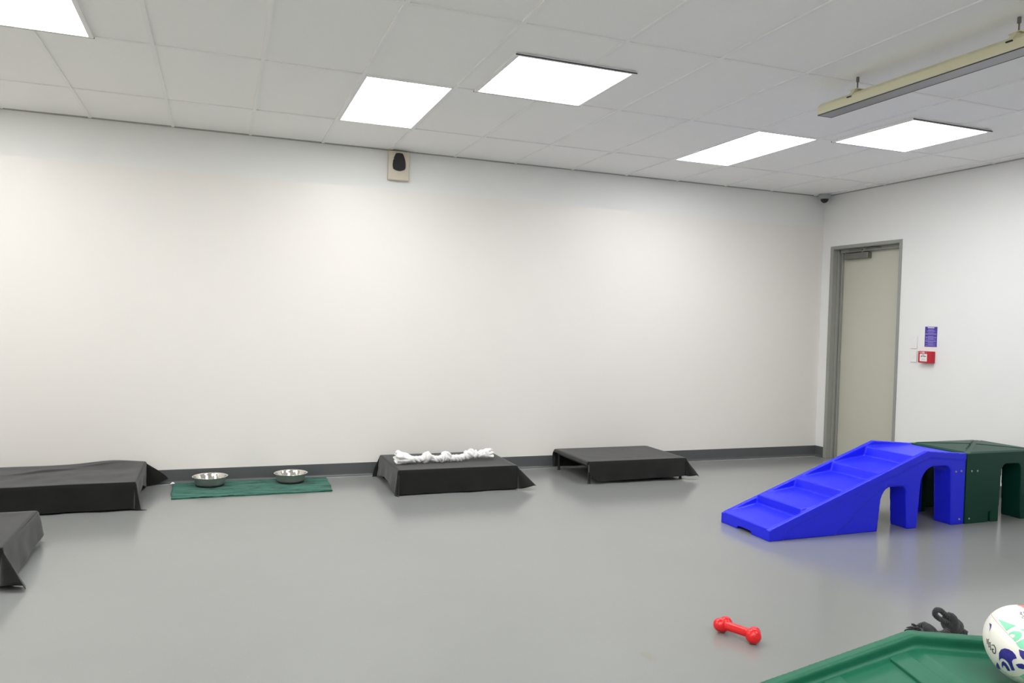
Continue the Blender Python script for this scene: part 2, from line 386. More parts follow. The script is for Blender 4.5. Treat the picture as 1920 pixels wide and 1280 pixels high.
# ------------------------------------------------------------------ beige wall unit, camera
t = thing('wall_unit', 'beige box with a dark rounded window high on the back wall under the ceiling', 'wall unit', (1.480, YB, 2.795))
b = nb(); box(b, -0.095, 0.095, -0.055, 0.0, -0.130, 0.130); obj('case', b, M['beige'], t, bevel=0.008, bseg=3)
out = []
def arc(p, q, bulge, n=8):
    p, q = Vector(p), Vector(q); m_ = (q-p); nn = Vector((m_.y, -m_.x)).normalized()*bulge
    return [tuple(p + m_*k/n + nn*4*(k/n)*(1-k/n)) for k in range(n)]
win = arc((-0.030, 0.108), (-0.058, -0.015), 0.010) + arc((-0.058, -0.015), (-0.052, -0.032), 0) + arc((-0.052, -0.032), (0.052, -0.032), 0.016) + arc((0.052, -0.032), (0.058, -0.015), 0) + arc((0.058, -0.015), (0.030, 0.108), 0.010) + arc((0.030, 0.108), (-0.030, 0.108), 0.004)
b = nb(); prism(b, win, -0.0552, -0.060, lambda u, v, a: (u, a, v)); obj('window', b, M['black_gloss'], t, bevel=0.002, bseg=2)
b = nb()
for sgn in range(len(win)):
    p, q = Vector(win[sgn]), Vector(win[(sgn+1) % len(win)]); 
    if (q-p).length > 1e-4: tube(b, [(p.x*1.03, -0.056, (p.y-0.03)*1.03+0.03), (q.x*1.03, -0.056, (q.y-0.03)*1.03+0.03)], 0.0022, 6)
obj('window_rim', b, M['beige'], t, smooth=True)
b = nb(); ball(b, (0.002, -0.0548, -0.075), 0.020, 3, (1, 0.12, 0.42)); obj('badge', b, M['beige'], t, smooth=True)
b = nb(); ball(b, (-0.050, -0.0605, 0.055), 0.003, 2); obj('indicator_lamp', b, M['white_plastic'], t, smooth=True)

t = thing('security_camera', 'small grey dome camera with a black lens in the ceiling corner', 'camera', (6.250, 6.80, H))
b = nb(); lathe(b, [(0.050, 0.0), (0.066, -0.001), (0.066, -0.012), (0.063, -0.030), (0.054, -0.046), (0.046, -0.050), (0.040, -0.050)], (0,0,0), 40); obj('housing', b, mat('camera_grey', srgb(168, 174, 172), 0.4), t, smooth=True)
b = nb(); lathe(b, [(0.043, -0.049)] + [(0.043*math.cos(a*PI/16), -0.050-0.043*math.sin(a*PI/16)) for a in range(1, 8)] + [(0.001, -0.0932)], (0,0,0), 32); obj('dome', b, M['black_gloss'], t, smooth=True)

# ------------------------------------------------------------------ right wall fittings (y runs along the wall, faces -x)
def wall_map(yc, zc): return lambda u, v, a: (a, -u, v)      # u to the right as seen from the room
def plate(name, label, yc, zc, hw, hh, dep, m, cat, rocker=True):
    t = thing(name, label, cat, (XR, yc, zc))
    b = nb(); box(b, -dep, 0, -hw, hw, -hh, hh); obj('plate', b, m, t, bevel=0.003, bseg=2)
    if rocker:
        b = nb(); box(b, -dep-0.003, -dep+0.0005, -0.012, 0.012, -0.016, 0.016); obj('rocker', b, m, t, bevel=0.0015, bseg=1)
    return t
plate('wall_plate', 'white blank wall plate, upper of the two plates beside the purple notice', 5.646, 1.333, 0.038, 0.060, 0.011, M['white_plastic'], 'wall plate', False)
plate('light_switch', 'white light switch, lower of the two plates beside the red call point', 5.644, 1.199, 0.038, 0.058, 0.011, M['white_plastic'], 'light switch')
t = thing('notice_sign', 'purple notice with pale lines of print above the red call point', 'sign', (XR, 5.461, 1.394))
b = nb(); box(b, -0.003, 0, -0.067, 0.067, -0.096, 0.096); obj('board', b, M['purple'], t)
b = nb()
def dash(bm, y0, y1, z, h):      # a broken line of small marks, too small to read
    y = y1
    while y > y0:
        l = rl.uniform(0.004, 0.011); box(bm, -0.0036, -0.0031, max(y0, y-l), y, z-h/2, z+h/2); y -= l+0.0022
rl = random.Random(5)
rows = [(0.068, 0.030), (0.060, 0.040), (0.052, 0.048), (0.040, 0.034), (0.030, 0.062), (0.022, 0.062), (0.005, 0.030), (-0.003, 0.060), (-0.011, 0.060), (-0.019, 0.030), (-0.027, 0.055), (-0.039, 0.062), (-0.047, 0.055), (-0.055, 0.030), (-0.067, 0.055), (-0.075, 0.030), (-0.085, 0.055)]
for z, hw in rows: dash(b, -hw, hw, z, 0.0042)
obj('print', b, M['lilac'], t)
b = nb(); dash(b, -0.036, 0.036, 0.086, 0.008); obj('heading', b, M['print_white'], t)

t = thing('fire_call_point', 'red fire alarm call point with a white panel beneath the purple notice', 'fire alarm', (XR, 5.480, 1.198))
b = nb(); box(b, -0.050, 0, -0.075, 0.075, -0.056, 0.056); obj('case', b, M['redbox'], t, bevel=0.004, bseg=2)
b = nb(); box(b, -0.0525, -0.0495, -0.027, 0.054, -0.042, 0.030); obj('press_panel', b, M['white_plastic'], t, bevel=0.0015, bseg=1)
b = nb(); X = -0.0535
def tri(bm, y, z, s): prism(bm, [(y, z), (y-s, z+abs(s)*0.8), (y-s, z-abs(s)*0.8)], X, X+0.0009, lambda u, v, a: (a, u, v))
tri(b, 0.023, 0.006, -0.010); tri(b, 0.004, 0.006, 0.010)
box(b, X, X+0.0009, 0.031, 0.040, 0.003, 0.009); box(b, X, X+0.0009, -0.016, -0.006, 0.003, 0.009)
lathe(b, [(0.0055, X), (0.0055, X+0.0009)], (0, 0.0135, 0.006), 16, 'x')
box(b, X, X+0.0009, 0.002, 0.025, 0.017, 0.022)
obj('symbol', b, M['print_black'], t)
b = nb()
for zz in (-0.018, -0.026): box(b, X, X+0.0009, -0.010, 0.036, zz-0.001, zz+0.001)
obj('small_print', b, M['frame_grey'], t)
# lettering built from strokes: FIRE between two arrows
G = {'F': [(0,0,0,1),(0,1,.6,1),(0,.55,.5,.55)], 'I': [(0.3,0,0.3,1)], 'R': [(0,0,0,1),(0,1,.6,.95),(.6,.95,.6,.6),(.6,.6,0,.5),(.2,.5,.65,0)], 'E': [(0,0,0,1),(0,1,.6,1),(0,.52,.5,.52),(0,0,.6,0)],
     'G': [(.75,.8,.5,1),(.5,1,.2,.95),(.2,.95,0,.65),(0,.65,0,.3),(0,.3,.2,.05),(.2,.05,.5,0),(.5,0,.75,.15),(.75,.15,.75,.45),(.75,.45,.45,.45)], 'L': [(0,0,0,1),(0,0,.55,0)], 'B': [(0,0,0,1),(0,1,.5,.95),(.5,.95,.5,.6),(.5,.6,0,.52),(.5,.5,.6,.2),(.6,.2,.45,0),(.45,0,0,0)]}
def strokes(word, h, adv=0.85):
    x = 0; S = []
    for ch in word:
        for a_, b_, c_, d_ in G[ch]: S.append(((x+a_)*h, b_*h, (x+c_)*h, d_*h))
        x += adv if ch != 'I' else adv*0.75
    return S
b = nb()
for (a_, b_, c_, d_) in strokes('FIRE', 0.013):
    p = Vector((a_, b_)); q = Vector((c_, d_)); dd = (q-p).normalized(); nn = Vector((-dd.y, dd.x))*0.0017; p -= dd*0.0012; q += dd*0.0012
    prism(b, [tuple(p-nn), tuple(q-nn), tuple(q+nn), tuple(p+nn)], -0.0512, -0.0502, lambda u, v, a: (a, 0.040-u, v+0.037))
for y0, s in ((0.056, 1), (-0.014, -1)):
    prism(b, [(y0+0.008, 0.045), (y0-0.006*1, 0.049 if s > 0 else 0.045), (y0-0.006, 0.041)], -0.0512, -0.0502, lambda u, v, a: (a, u, v))
obj('lettering', b, M['print_white'], t)

# ------------------------------------------------------------------ play ramps and platform (rotomoulded plastic)
def XZ(u, v, a): return (u, a, v)
def arch_pts(x0, x1, ztop, skew=0.0, n=7, rl_=0.10, rr=0.05, lean=0.02):
    """points of an arched opening from (x0,0) up and over to (x1,0)"""
    P = [(x0, -0.0)]
    xl, xr_ = x0+lean, x1-lean
    P.append((xl, ztop-rl_-skew))
    for k in range(1, n+1):
        a = k/n*PI/2; P.append((xl+rl_*0.9*(1-math.cos(a)), ztop-rl_-skew*(1-k/n)+rl_*math.sin(a)))
    for k in range(n+1):
        a = k/n*PI/2; P.append((xr_-rr*(1-math.sin(a)), ztop-rr*(1-math.cos(a))))
    P.append((x1, 0.0))
    return P

def ramp(name, label, m, W, knee, length, top, steps, bolts=()):
    """origin at the foot, x up the slope, y across; near wall at y=0"""
    t = thing(name, label, 'play ramp')
    rim = [(0.0, 0.070), (0.03, 0.085), (knee, top), (length, top-0.030)]
    arches_hi = list(reversed(arch_pts(0.955, 1.228, 0.312, 0.03, rl_=0.09, rr=0.045, lean=0.018)))
    arches_hi2 = list(reversed(arch_pts(1.325, 1.665, 0.446, 0.02, rl_=0.13, rr=0.06, lean=0.020)))
    bottom = [(length, 0)] + arches_hi2 + arches_hi + [(0.345, 0.0), (0.335, 0.022), (0.19, 0.022), (0.18, 0.0), (0.0, 0.0)]
    def side(y0, y1, topline, cut_notch=True):
        bm_pts = topline + bottom
        prism(b, bm_pts, y0, y1, XZ)
    if steps:
        inner = [(0.0, 0.082), (0.285, 0.130), (0.292, 0.196), (0.625, 0.236), (0.640, 0.303), (0.970, 0.344), (0.990, 0.408), (1.300, 0.450), (1.318, 0.520), (length, 0.523)]
    else:
        inner = [(0.0, 0.055), (0.06, 0.066), (knee, top-0.036), (length, top-0.066)]
    b = nb()
    rw = 0.037 if steps else 0.040
    g0 = 0.010 if steps else 0.0
    for y0, y1, s in ((g0, rw, 1), (W-rw, W-g0, -1)): side(y0, y1, rim)
    # outer lip along both rims, and a shallower second band below it
    off = lambda d: [(p[0], p[1]-d) for p in rim]
    for y0, y1 in (((0.0, 0.02), (W-0.02, W)) if steps else ()):
        prism(b, rim + list(reversed([(rim[0][0]+0.0, 0.0), (0.115, 0.0), (0.135, 0.066), (knee+0.02, top-0.048), (length, top-0.078)])), y0, y1, XZ)
    for y0, y1 in ((0.004, 0.02), (W-0.02, W-0.004)):
        prism(b, [(length, top-0.06), (length, 0)] + arches_hi2 + [(1.228, 0.0), (1.222, 0.25), (1.19, 0.315), (1.03, 0.335), (0.90, 0.27), (0.70, 0.10), (0.56, 0.0), (0.10, 0.0), (0.10, 0.05), (knee, top-0.05)][0:], y0, y1, XZ)
    # legs: box pillars under each side
    under = inner
    for y0, y1 in ((rw-0.005, 0.155), (W-0.155, W-rw+0.005)): side(y0, y1, under)
    # deck or stairs
    low = [(min(length, x+(0.03 if steps else 0)), z-0.04) for x, z in inner]; low[0] = (0.0, 0.02)
    if steps: low[-1] = (length, inner[-1][1]-0.04); low[-2] = (inner[-2][0]+0.03, inner[-2][1]-0.04)
    prism(b, inner + list(reversed(low)), rw-0.005, W-rw+0.005, XZ)
    # toe wall with its finger notch
    for y0, y1, z0 in ((0.01, 0.19, 0), (0.18, W-0.18, 0.022), (W-0.19, W-0.01, 0)): box(b, 0.0, 0.07, y0, y1, z0, 0.07)
    box(b, 0.0, 0.03, 0.0, W, 0.03, 0.072)
    obj('body', b, m, t, remesh=0.0055, relax=7 if steps else 5)
    if not steps:
        zz = lambda x: 0.066+(x-0.06)*(top-0.036-0.066)/(knee-0.06)
        for k in range(6):
            xa = knee-0.085-0.19*k
            b = nb(); prism(b, [(xa, zz(xa)-0.01), (xa, zz(xa)+0.009), (xa+0.048, zz(xa+0.048)+0.009), (xa+0.048, zz(xa+0.048)-0.01)], 0.050, W-0.062, XZ)
            obj('cleat', b, m, t, bevel=0.003, bseg=2)
    for bx, bz in bolts:
        b = nb(); lathe(b, [(0.0075, 0.002), (0.0075, -0.003), (0.004, -0.0055)], (bx, 0.001, bz), 14, 'y'); obj('bolt', b, M['screw'], t, smooth=False)
    return t

br = ramp('step_ramp', 'bright blue plastic stepped ramp with arched sides', M['blue'], 0.53, 1.40, 1.795, 0.563, True, bolts=((1.691, 0.400), (1.746, 0.401), (1.745, 0.040)))
br.location = (3.458, 4.150, 0)
a_dir = Vector((0.958, -0.286, 0)).normalized(); b_dir = Vector((-a_dir.y, a_dir.x, 0))
P0 = Vector((1.872, 1.645, 0))
org = P0 - a_dir*1.40 - b_dir*0.53
gr = ramp('play_ramp', 'green plastic ramp with cleats and raised rims in the near corner', M['green'], 0.53, 1.40, 1.795, 0.563, False)
gr.location = org; gr.rotation_euler = (0, 0, math.atan2(a_dir.y, a_dir.x))

t = thing('play_platform', 'dark green plastic platform with arched sides against the blue ramp', 'play platform', (5.259, 4.150, 0))
PW, PD, PT = 0.775, 0.53, 0.532
b = nb()
near = [(0, PT), (PW, PT), (PW, 0), ] + list(reversed(arch_pts(0.352, 0.600, 0.440, 0, rl_=0.06, rr=0.05, lean=0.018))) + [(0.272, 0), (0.270, 0.080), (0.244, 0.080), (0.242, 0.0), (0, 0)]
prism(b, near, 0.0, 0.16, XZ); box(b, 0, PW, PD-0.04, PD, 0, PT)
endp = [(0, PT), (PD, PT), (PD, 0)] + list(reversed(arch_pts(0.14, 0.39, 0.42, 0, rl_=0.06, rr=0.06, lean=0.015))) + [(0, 0)]
for x0, x1 in ((0.0, 0.05), (PW-0.16, PW)): prism(b, endp, x0, x1, lambda u, v, a: (a, u, v))
box(b, 0, PW, 0, PD, PT-0.045, PT)
# four raised wedges parted by a cross of grooves, rising to the middle
cx_, cy_ = PW/2, PD/2; g = 0.014; rim_ = 0.018
def wedge(p, q, c):
    v = [b.verts.new(k) for k in ((p[0], p[1], PT-0.01), (q[0], q[1], PT-0.01), (c[0], c[1], PT-0.01), (p[0], p[1], PT+0.006), (q[0], q[1], PT+0.006), (c[0], c[1], PT+0.022))]
    for f in ((2,1,0),(3,4,5),(0,1,4,3),(1,2,5,4),(2,0,3,5)): b.faces.new([v[i] for i in f])
wedge((rim_+0.04, rim_), (PW-rim_-0.04, rim_), (cx_, cy_-g*1.6)); wedge((PW-rim_-0.04, PD-rim_), (rim_+0.04, PD-rim_), (cx_, cy_+g*1.6))
wedge((rim_, PD-rim_-0.03), (rim_, rim_+0.03), (cx_-g*2.2, cy_)); wedge((PW-rim_, rim_+0.03), (PW-rim_, PD-rim_-0.03), (cx_+g*2.2, cy_))
obj('body', b, M['green_dark'], t, remesh=0.0055, relax=2)
for bx, bz in ((0.052, 0.397), (0.113, 0.396), (0.045, 0.038)):
    b = nb(); lathe(b, [(0.0075, 0.002), (0.0075, -0.003), (0.004, -0.0055)], (bx, 0.001, bz), 14, 'y'); obj('bolt', b, M['screw'], t, smooth=False)

# ------------------------------------------------------------------ dog cots and blankets
BZ = 0.185
def cot(x0, x1, y0, y1, label):
    t = thing('dog_cot', label, 'dog bed', (x0, y0, 0))
    w_, d_ = x1-x0, y1-y0
    b = nb(); r = 0.014
    for p, q in (((r,r),(w_-r,r)), ((w_-r,r),(w_-r,d_-r)), ((w_-r,d_-r),(r,d_-r)), ((r,d_-r),(r,r))): tube(b, [(p[0], p[1], BZ-0.024), (q[0], q[1], BZ-0.024)], r, 12)
    obj('frame', b, M['cot'], t, smooth=True)
    b = nb(); n = 12; g_ = [[b.verts.new((0.01+(w_-0.02)*i/n, 0.01+(d_-0.02)*j/n, BZ-0.008-0.006*math.sin(PI*i/n)*math.sin(PI*j/n))) for j in range(n+1)] for i in range(n+1)]
    for i in range(n):
        for j in range(n): b.faces.new((g_[i][j], g_[i+1][j], g_[i+1][j+1], g_[i][j+1]))
    o = obj('sling', b, M['cot'], t, smooth=True); md = o.modifiers.new('thick', 'SOLIDIFY'); md.thickness = 0.003; md.offset = -1
    for x in (0.022, w_-0.022):
        for y in (0.022, d_-0.022):
            b = nb(); lathe(b, [(0.016, 0.0), (0.016, 0.006), (0.012, 0.010), (0.012, BZ-0.03)], (x, y, 0), 16); obj('leg', b, M['cot'], t, smooth=False)
    return t

def blanket(x0, x1, y0, y1, zt, label, F=0.2, B=0.1, L=0.2, R=0.2, az={}, spread={}, alpha=0.06, zf=None, seed=0, wr=0.006, Fx=None, Rx=None, Lx=None, group='charcoal blankets draped over the dog cots'):
    """fleece laid over a cot: lengths F/B/L/R hang past the edges; az = heading (deg) of the corner folds"""
    rc = 0.018; FT = 0.0035
    w_, d_ = x1-x0, y1-y0
    NX, NY, NS = 56, 42, 18
    su = [(-1 + i/NS, None) for i in range(NS)] + [(None, i/NX) for i in range(NX+1)] + [((i+1)/NS, None) for i in range(NS)]
    sv = [(-1 + i/NS, None) for i in range(NS)] + [(None, i/NY) for i in range(NY+1)] + [((i+1)/NS, None) for i in range(NS)]
    bm = nb(); grid = []
    azd = {'FL': 225, 'FR': -45, 'BL': 135, 'BR': 45}; azd.update(az)
    spd = {'FL': 0.5, 'FR': 0.5, 'BL': 0.5, 'BR': 0.5}; spd.update(spread)
    sd = Vector((seed*7.3, seed*3.1, 0))
    for (ou, tu) in su:
        row = []
        for (ov, tv) in sv:
            cxp = x0 + w_*(tu if tu is not None else (0 if ou < 0 else 1)); cyp = y0 + d_*(tv if tv is not None else (0 if ov < 0 else 1))
            fx = (cxp-x0)/w_; fy = (cyp-y0)/d_
            lenx = (Lx(fy) if Lx else L) if (ou or 0) < 0 else (Rx(fy) if Rx else R)
            leny = (Fx(fx) if Fx else F) if (ov or 0) < 0 else B
            ex = 0 if ou is None else ou*lenx; ey = 0 if ov is None else ov*leny
            top = zt + (zf(cxp, cyp) if zf else 0)
            n1 = noise.noise(Vector((cxp*2.6, cyp*2.6, 0))+sd); n2 = noise.noise(Vector((cxp*8+1, cyp*6, 3))+sd)
            if ex == 0 and ey == 0:
                edge = min(fx*w_, (1-fx)*w_, fy*d_, (1-fy)*d_)
                k = min(1, edge/0.1)
                p = Vector((cxp, cyp, top - 0.007*k*(0.5+0.5*n1) + wr*0.4*n2*k))
                row.append(bm.verts.new(p)); continue
            rho = math.hypot(ex, ey)
            if ex and ey: rho = 0.62*rho + 0.38*max(abs(ex), abs(ey))
            nx = Vector((math.copysign(1, ex), 0, 0)) if ex else None; ny = Vector((0, math.copysign(1, ey), 0)) if ey else None
            if ex and ey:
                key = ('F' if ey < 0 else 'B') + ('L' if ex < 0 else 'R')
                th = math.atan2(abs(ey), abs(ex))/(PI/2)              # 0 = along x side, 1 = along y side
                aa = math.radians(azd[key]); A = Vector((math.cos(aa), math.sin(aa), 0))
                s_ = lambda q: q*q*(3-2*q)
                d = nx.lerp(A, s_(min(1, 2*th))) if th < 0.5 else A.lerp(ny, s_(min(1, 2*th-1)))
                d.normalize(); tilt = alpha + spd[key]*math.sin(PI*th)**1.3
                # a fold brings the cloth round to fold heading, so it reaches outward
            else:
                d = nx or ny; along = cyp if nx else cxp
                wv = noise.noise(Vector((along*5.0, 0.3 if nx else 7.7, 0))+sd)
                tilt = alpha + 0.16*wv*min(1, rho/0.05)
            s = rho
            if s < rc*PI/2:
                a = s/rc; outd, drop = rc*math.sin(a), rc*(1-math.cos(a))
            else:
                s2 = s-rc*PI/2; outd = rc + s2*math.sin(tilt); drop = rc + s2*math.cos(tilt)
            z = top-drop
            if z < FT:
                ex_ = FT-z; outd += ex_*0.85; z = FT + 0.004*abs(noise.noise(Vector((cxp*9, rho*25, seed))))
            amp = wr*min(1, s/0.08)*noise.noise(Vector(((cxp+ex)*7, (cyp+ey)*7, z*6))+sd)
            p = Vector((cxp, cyp, z)) + d*(outd - rc*0.6 + amp)
            row.append(bm.verts.new(p))
        grid.append(row)
    for i in range(len(grid)-1):
        for j in range(len(grid[0])-1): bm.faces.new((grid[i][j], grid[i+1][j], grid[i+1][j+1], grid[i][j+1]))
    o = obj('blanket', bm, M['blanket'], smooth=True)
    md = o.modifiers.new('thick', 'SOLIDIFY'); md.thickness = 0.003; md.offset = 1
    return tag(o, label, 'blanket', group)

ins = 0.012
def bed(x0, x1, y0, y1, clab, blab, **k):
    cot(x0+ins, x1-ins, y0+ins, y1-ins, clab)
    return blanket(x0, x1, y0, y1, 0.198, blab, **k)
bump1 = lambda x, y: (0.022*math.exp(-((x+0.78)/0.20)**2)*max(0, (y-6.6)/0.25) - 0.004*max(0, min(1, (-0.98-x)/0.3))
                      + 0.016*math.exp(-((y-6.60-(x+1.25)*0.35)/0.022)**2)*math.exp(-((x+1.2)/0.18)**2)
                      + 0.010*math.exp(-((y-6.72-(x+1.05)*0.30)/0.020)**2)*math.exp(-((x+1.0)/0.2)**2))
bed(-1.66, -0.545, 6.055, 6.86, 'low black dog cot under the blanket left of the teal towel', 'charcoal fleece blanket over the cot left of the teal towel, rucked at the wall',
    F=0.195, B=0.16, L=0.16, R=0.15, az={'FR': -25, 'BR': 12}, spread={'FR': 0.18, 'BR': 0.85}, zf=bump1, seed=1, Rx=lambda t: 0.155+0.045*math.cos(2*PI*t)+0.01*t, wr=0.010)
bed(1.365, 2.390, 6.070, 6.815, 'low black dog cot under the blanket with the white rope toy', 'charcoal fleece blanket over the middle cot beneath the white rope toy',
    F=0.200, B=0.10, L=0.16, R=0.19, az={'FR': -22, 'FL': 262, 'BL': 170}, spread={'FR': 0.72, 'FL': 0.10, 'BL': 0.30}, seed=2, Lx=lambda t: 0.150+0.05*(2*t-1)**2, alpha=0.10, wr=0.003)
bed(3.070, 4.090, 6.095, 6.815, 'low black dog cot with bare legs in sight under the rightmost blanket', 'charcoal fleece blanket over the rightmost cot, its left side uncovered',
    F=0.185, B=0.185, L=0.035, R=0.18, az={'FR': -22, 'FL': 268}, spread={'FR': 0.62, 'FL': 0.05}, seed=3, Fx=lambda t: 0.186-0.012*t if t > 0.09 else 0.105+0.9*t, alpha=0.05, wr=0.004)
bed(-2.05, -1.010, 4.52, 5.320, 'low black dog cot under the blanket cut off at the left of the photo', 'charcoal fleece blanket over the nearest cot, cut off by the left side of the photo',
    F=0.19, B=0.18, L=0.16, R=0.19, az={'FR': -42, 'BR': 80}, spread={'FR': 0.62, 'BR': 0.05}, seed=4, Rx=lambda t: 0.215-0.055*t, alpha=0.16)

# ------------------------------------------------------------------ teal towel and bowls
rz = random.Random(4)
b = nb(); NXX, NYY = 90, 44; g_ = []
for i in range(NXX+1):
    row = []
    for j in range(NYY+1):
        u, v = i/NXX, j/NYY
        x = -0.605+1.21*u; y = -0.005+0.555*v
        x += 0.010*noise.noise(Vector((v*4, 1.2, 0))) * (1 if u < 0.5 else -1) + 0.03*(u-0.5)*v
        y += 0.008*noise.noise(Vector((u*6, 4.2, 0)))
        z = 0.010 + 0.0035*noise.noise(Vector((x*9, y*22, 0)))+0.003*noise.noise(Vector((x*25, y*40, 2)))
        row.append(b.verts.new((x, y, z)))
    g_.append(row)
for i in range(NXX):
    for j in range(NYY): b.faces.new((g_[i][j], g_[i+1][j], g_[i+1][j+1], g_[i][j+1]))
tw = thing('towel', 'teal green towel laid as a mat along the skirting under two steel bowls', 'towel', (0.280, 6.335, 0))
o = obj('cloth', b, M['towel'], tw, smooth=True); md = o.modifiers.new('thick', 'SOLIDIFY'); md.thickness = 0.008; md.offset = -1
b = nb()
n = 9; g_ = [[b.verts.new((-0.640+0.040*i/n, 0.520+0.022*j/n, 0.006+0.010*math.sin(PI*i/n)*(0.4+j/n)+0.002)) for j in range(n+1)] for i in range(n+1)]
for i in range(n):
    for j in range(n): b.faces.new((g_[i][j], g_[i+1][j], g_[i+1][j+1], g_[i][j+1]))
o = obj('care_label', b, M['rope_white'], tw, smooth=True); o['label'] = 'small white label'

def bowl(x, y, label):
    t = thing('steel_bowl', label, 'bowl', (x, y, 0.014), 0, 'steel bowls on the teal towel')
    b = nb()
    b2 = nb(); lathe(b2, [(0.0005, 0.010), (0.106, 0.010), (0.112, 0.014), (0.122, 0.060), (0.126, 0.070)], (0,0,0), 72, closed=False); obj('outer_wall', b2, M['brushed'], t, smooth=True)
    prof = [(0.126, 0.070), (0.139, 0.0735), (0.1405, 0.0755), (0.139, 0.0775), (0.126, 0.0765), (0.119, 0.068), (0.104, 0.022), (0.090, 0.0145), (0.0005, 0.013)]
    lathe(b, prof, (0,0,0), 72, closed=False); obj('dish', b, M['polished'], t, smooth=True)
    b = nb(); lathe(b, [(0.098, 0.0), (0.109, 0.0), (0.1135, 0.004), (0.1135, 0.013), (0.1115, 0.0155)], (0,0,0), 48); obj('rubber_ring', b, M['rubber'], t, smooth=True)['label'] = 'black rubber ring'
    return t
bw = bowl(-0.052, 6.735, 'round steel dog bowl at the left end of the teal towel')
c = copy_tree(bw); c.location = (0.586, 6.735, 0.014); c['label'] = 'round steel dog bowl at the right end of the teal towel'

# ------------------------------------------------------------------ white knotted rope toy on the middle blanket
def knobbly(o, amp, scale, seed=0):
    me = o.data
    for v in me.vertices:
        n_ = noise.fractal(v.co*scale+Vector((seed, 0, 0)), 1.0, 2.0, 4)
        v.co += v.normal*amp*n_
def knot(bm, c, r, ax=(1, 0, 0), seed=0):
    """a lump with a strand wound round it"""
    c = Vector(c); ax = Vector(ax).normalized(); e1 = ax.orthogonal().normalized(); e2 = ax.cross(e1)
    ball(bm, c, r*0.78, 3, (1.05, 1.0, 0.95))
    for k in range(3):
        ph = k*1.9+seed; pts = []
        for i in range(17):
            a = 2*PI*i/16; tl = 0.45*math.sin(a+ph)
            pts.append(c + (e1*math.cos(a)+e2*math.sin(a))*r*0.66 + ax*r*(tl + (k-1)*0.42))
        tube(bm, pts, r*0.30, 8)
TZ = 0.207
wt = thing('rope_toy', 'white knotted cloth rope toy lying on the middle blanket', 'dog toy', (1.83, 6.34, TZ))
pts = []; rd = []
cen = [(x_, y_, z_+0.006) for x_, y_, z_ in ((-0.345, -0.015, 0.035), (-0.26, -0.02, 0.024), (-0.19, 0.0, 0.030), (-0.155, -0.0, 0.030), (-0.09, -0.01, 0.024), (-0.04, -0.02, 0.026), (0.0, -0.01, 0.028), (0.06, -0.005, 0.022), (0.12, 0.0, 0.022), (0.18, 0.01, 0.028), (0.24, 0.02, 0.044), (0.30, 0.03, 0.042))]
def catmull(P, n=8):
    P = [Vector(p) for p in P]; out = []
    for i in range(len(P)-1):
        a, b_, c_, d = P[max(i-1, 0)], P[i], P[i+1], P[min(i+2, len(P)-1)]
        for k in range(n):
            t_ = k/n; out.append(0.5*((2*b_)+(c_-a)*t_+(2*a-5*b_+4*c_-d)*t_*t_+(3*b_-a-3*c_+d)*t_**3))
    return out + [P[-1]]
path = catmull(cen, 10)
b = nb()
for s in range(3):      # three twisted strands
    sp = []; 
    for i, p in enumerate(path):
        a = i*0.42 + s*2*PI/3; tg = (path[min(i+1, len(path)-1)]-path[max(i-1, 0)]).normalized(); e1 = tg.cross(Vector((0, 0, 1))).normalized(); e2 = tg.cross(e1)
        sp.append(p + (e1*math.cos(a)+e2*math.sin(a))*0.0135)
    tube(b, sp, [0.0165+0.003*math.sin(i*0.9+s) for i in range(len(sp))], 10)
o = obj('rope', b, M['rope_white'], wt, smooth=True); knobbly(o, 0.003, 60)
for k, (cx_k, cz, r) in enumerate(((-0.155, 0.047, 0.049), (-0.005, 0.045, 0.046), (0.215, 0.050, 0.045), (0.262, 0.046, 0.038))):
    b = nb(); knot(b, (cx_k, 0.0 if k < 2 else 0.022, cz), r, (1, 0.2, 0.3), k*1.3); o = obj('knot', b, M['rope_white'], wt, smooth=True, remesh=0.004, relax=1); 
def tassel(bm, base, axis, length, r0, r1, rows=26, seed=0, folds=7, depth=0.45, flat=1.0):
    """a frayed cloth end: a pleated fan opening from base along axis"""
    base = Vector(base); ax = Vector(axis).normalized(); e1 = ax.cross(Vector((0, 0, 1))).normalized(); e2 = e1.cross(ax); SEG = 72; rings = []
    for i in range(rows+1):
        t_ = i/rows; R = r0+(r1-r0)*t_**0.75; R *= 1 if t_ < 0.8 else math.sqrt(1-0.75*((t_-0.8)/0.2)**2); ring = []
        for k in range(SEG):
            a = 2*PI*k/SEG; w_ = 1+depth*t_*(0.6*math.sin(folds*a+seed)+0.4*math.sin((folds*2+1)*a+1.7*seed))
            L_ = length*t_*(1+0.18*noise.noise(Vector((math.cos(a)*2+seed, math.sin(a)*2, 0)))*t_)
            q = base + ax*L_ + e1*math.cos(a)*R*w_ + e2*math.sin(a)*R*w_*flat
            q.z = max(q.z, 0.004+0.002*math.sin(a*9)); ring.append(bm.verts.new(q))
        rings.append(ring)
    for A_, B_ in zip(rings, rings[1:]):
        for k in range(SEG): bm.faces.new((A_[k], A_[(k+1) % SEG], B_[(k+1) % SEG], B_[k]))
    # cloth gathers inward at the open end
    endc = base + ax*length*0.55; ce = bm.verts.new(endc)
    for k in range(SEG): bm.faces.new((rings[-1][k], rings[-1][(k+1) % SEG], ce))
    bm.faces.new(list(reversed(rings[0])))
b = nb(); tassel(b, (-0.275, -0.018, 0.028), (-1, 0.10, 0.16), 0.165, 0.030, 0.082, seed=1, folds=5, depth=0.22, flat=0.72); o = obj('frayed_end', b, M['rope_white'], wt, smooth=True, remesh=0.004, relax=2); knobbly(o, 0.010, 22, 3)
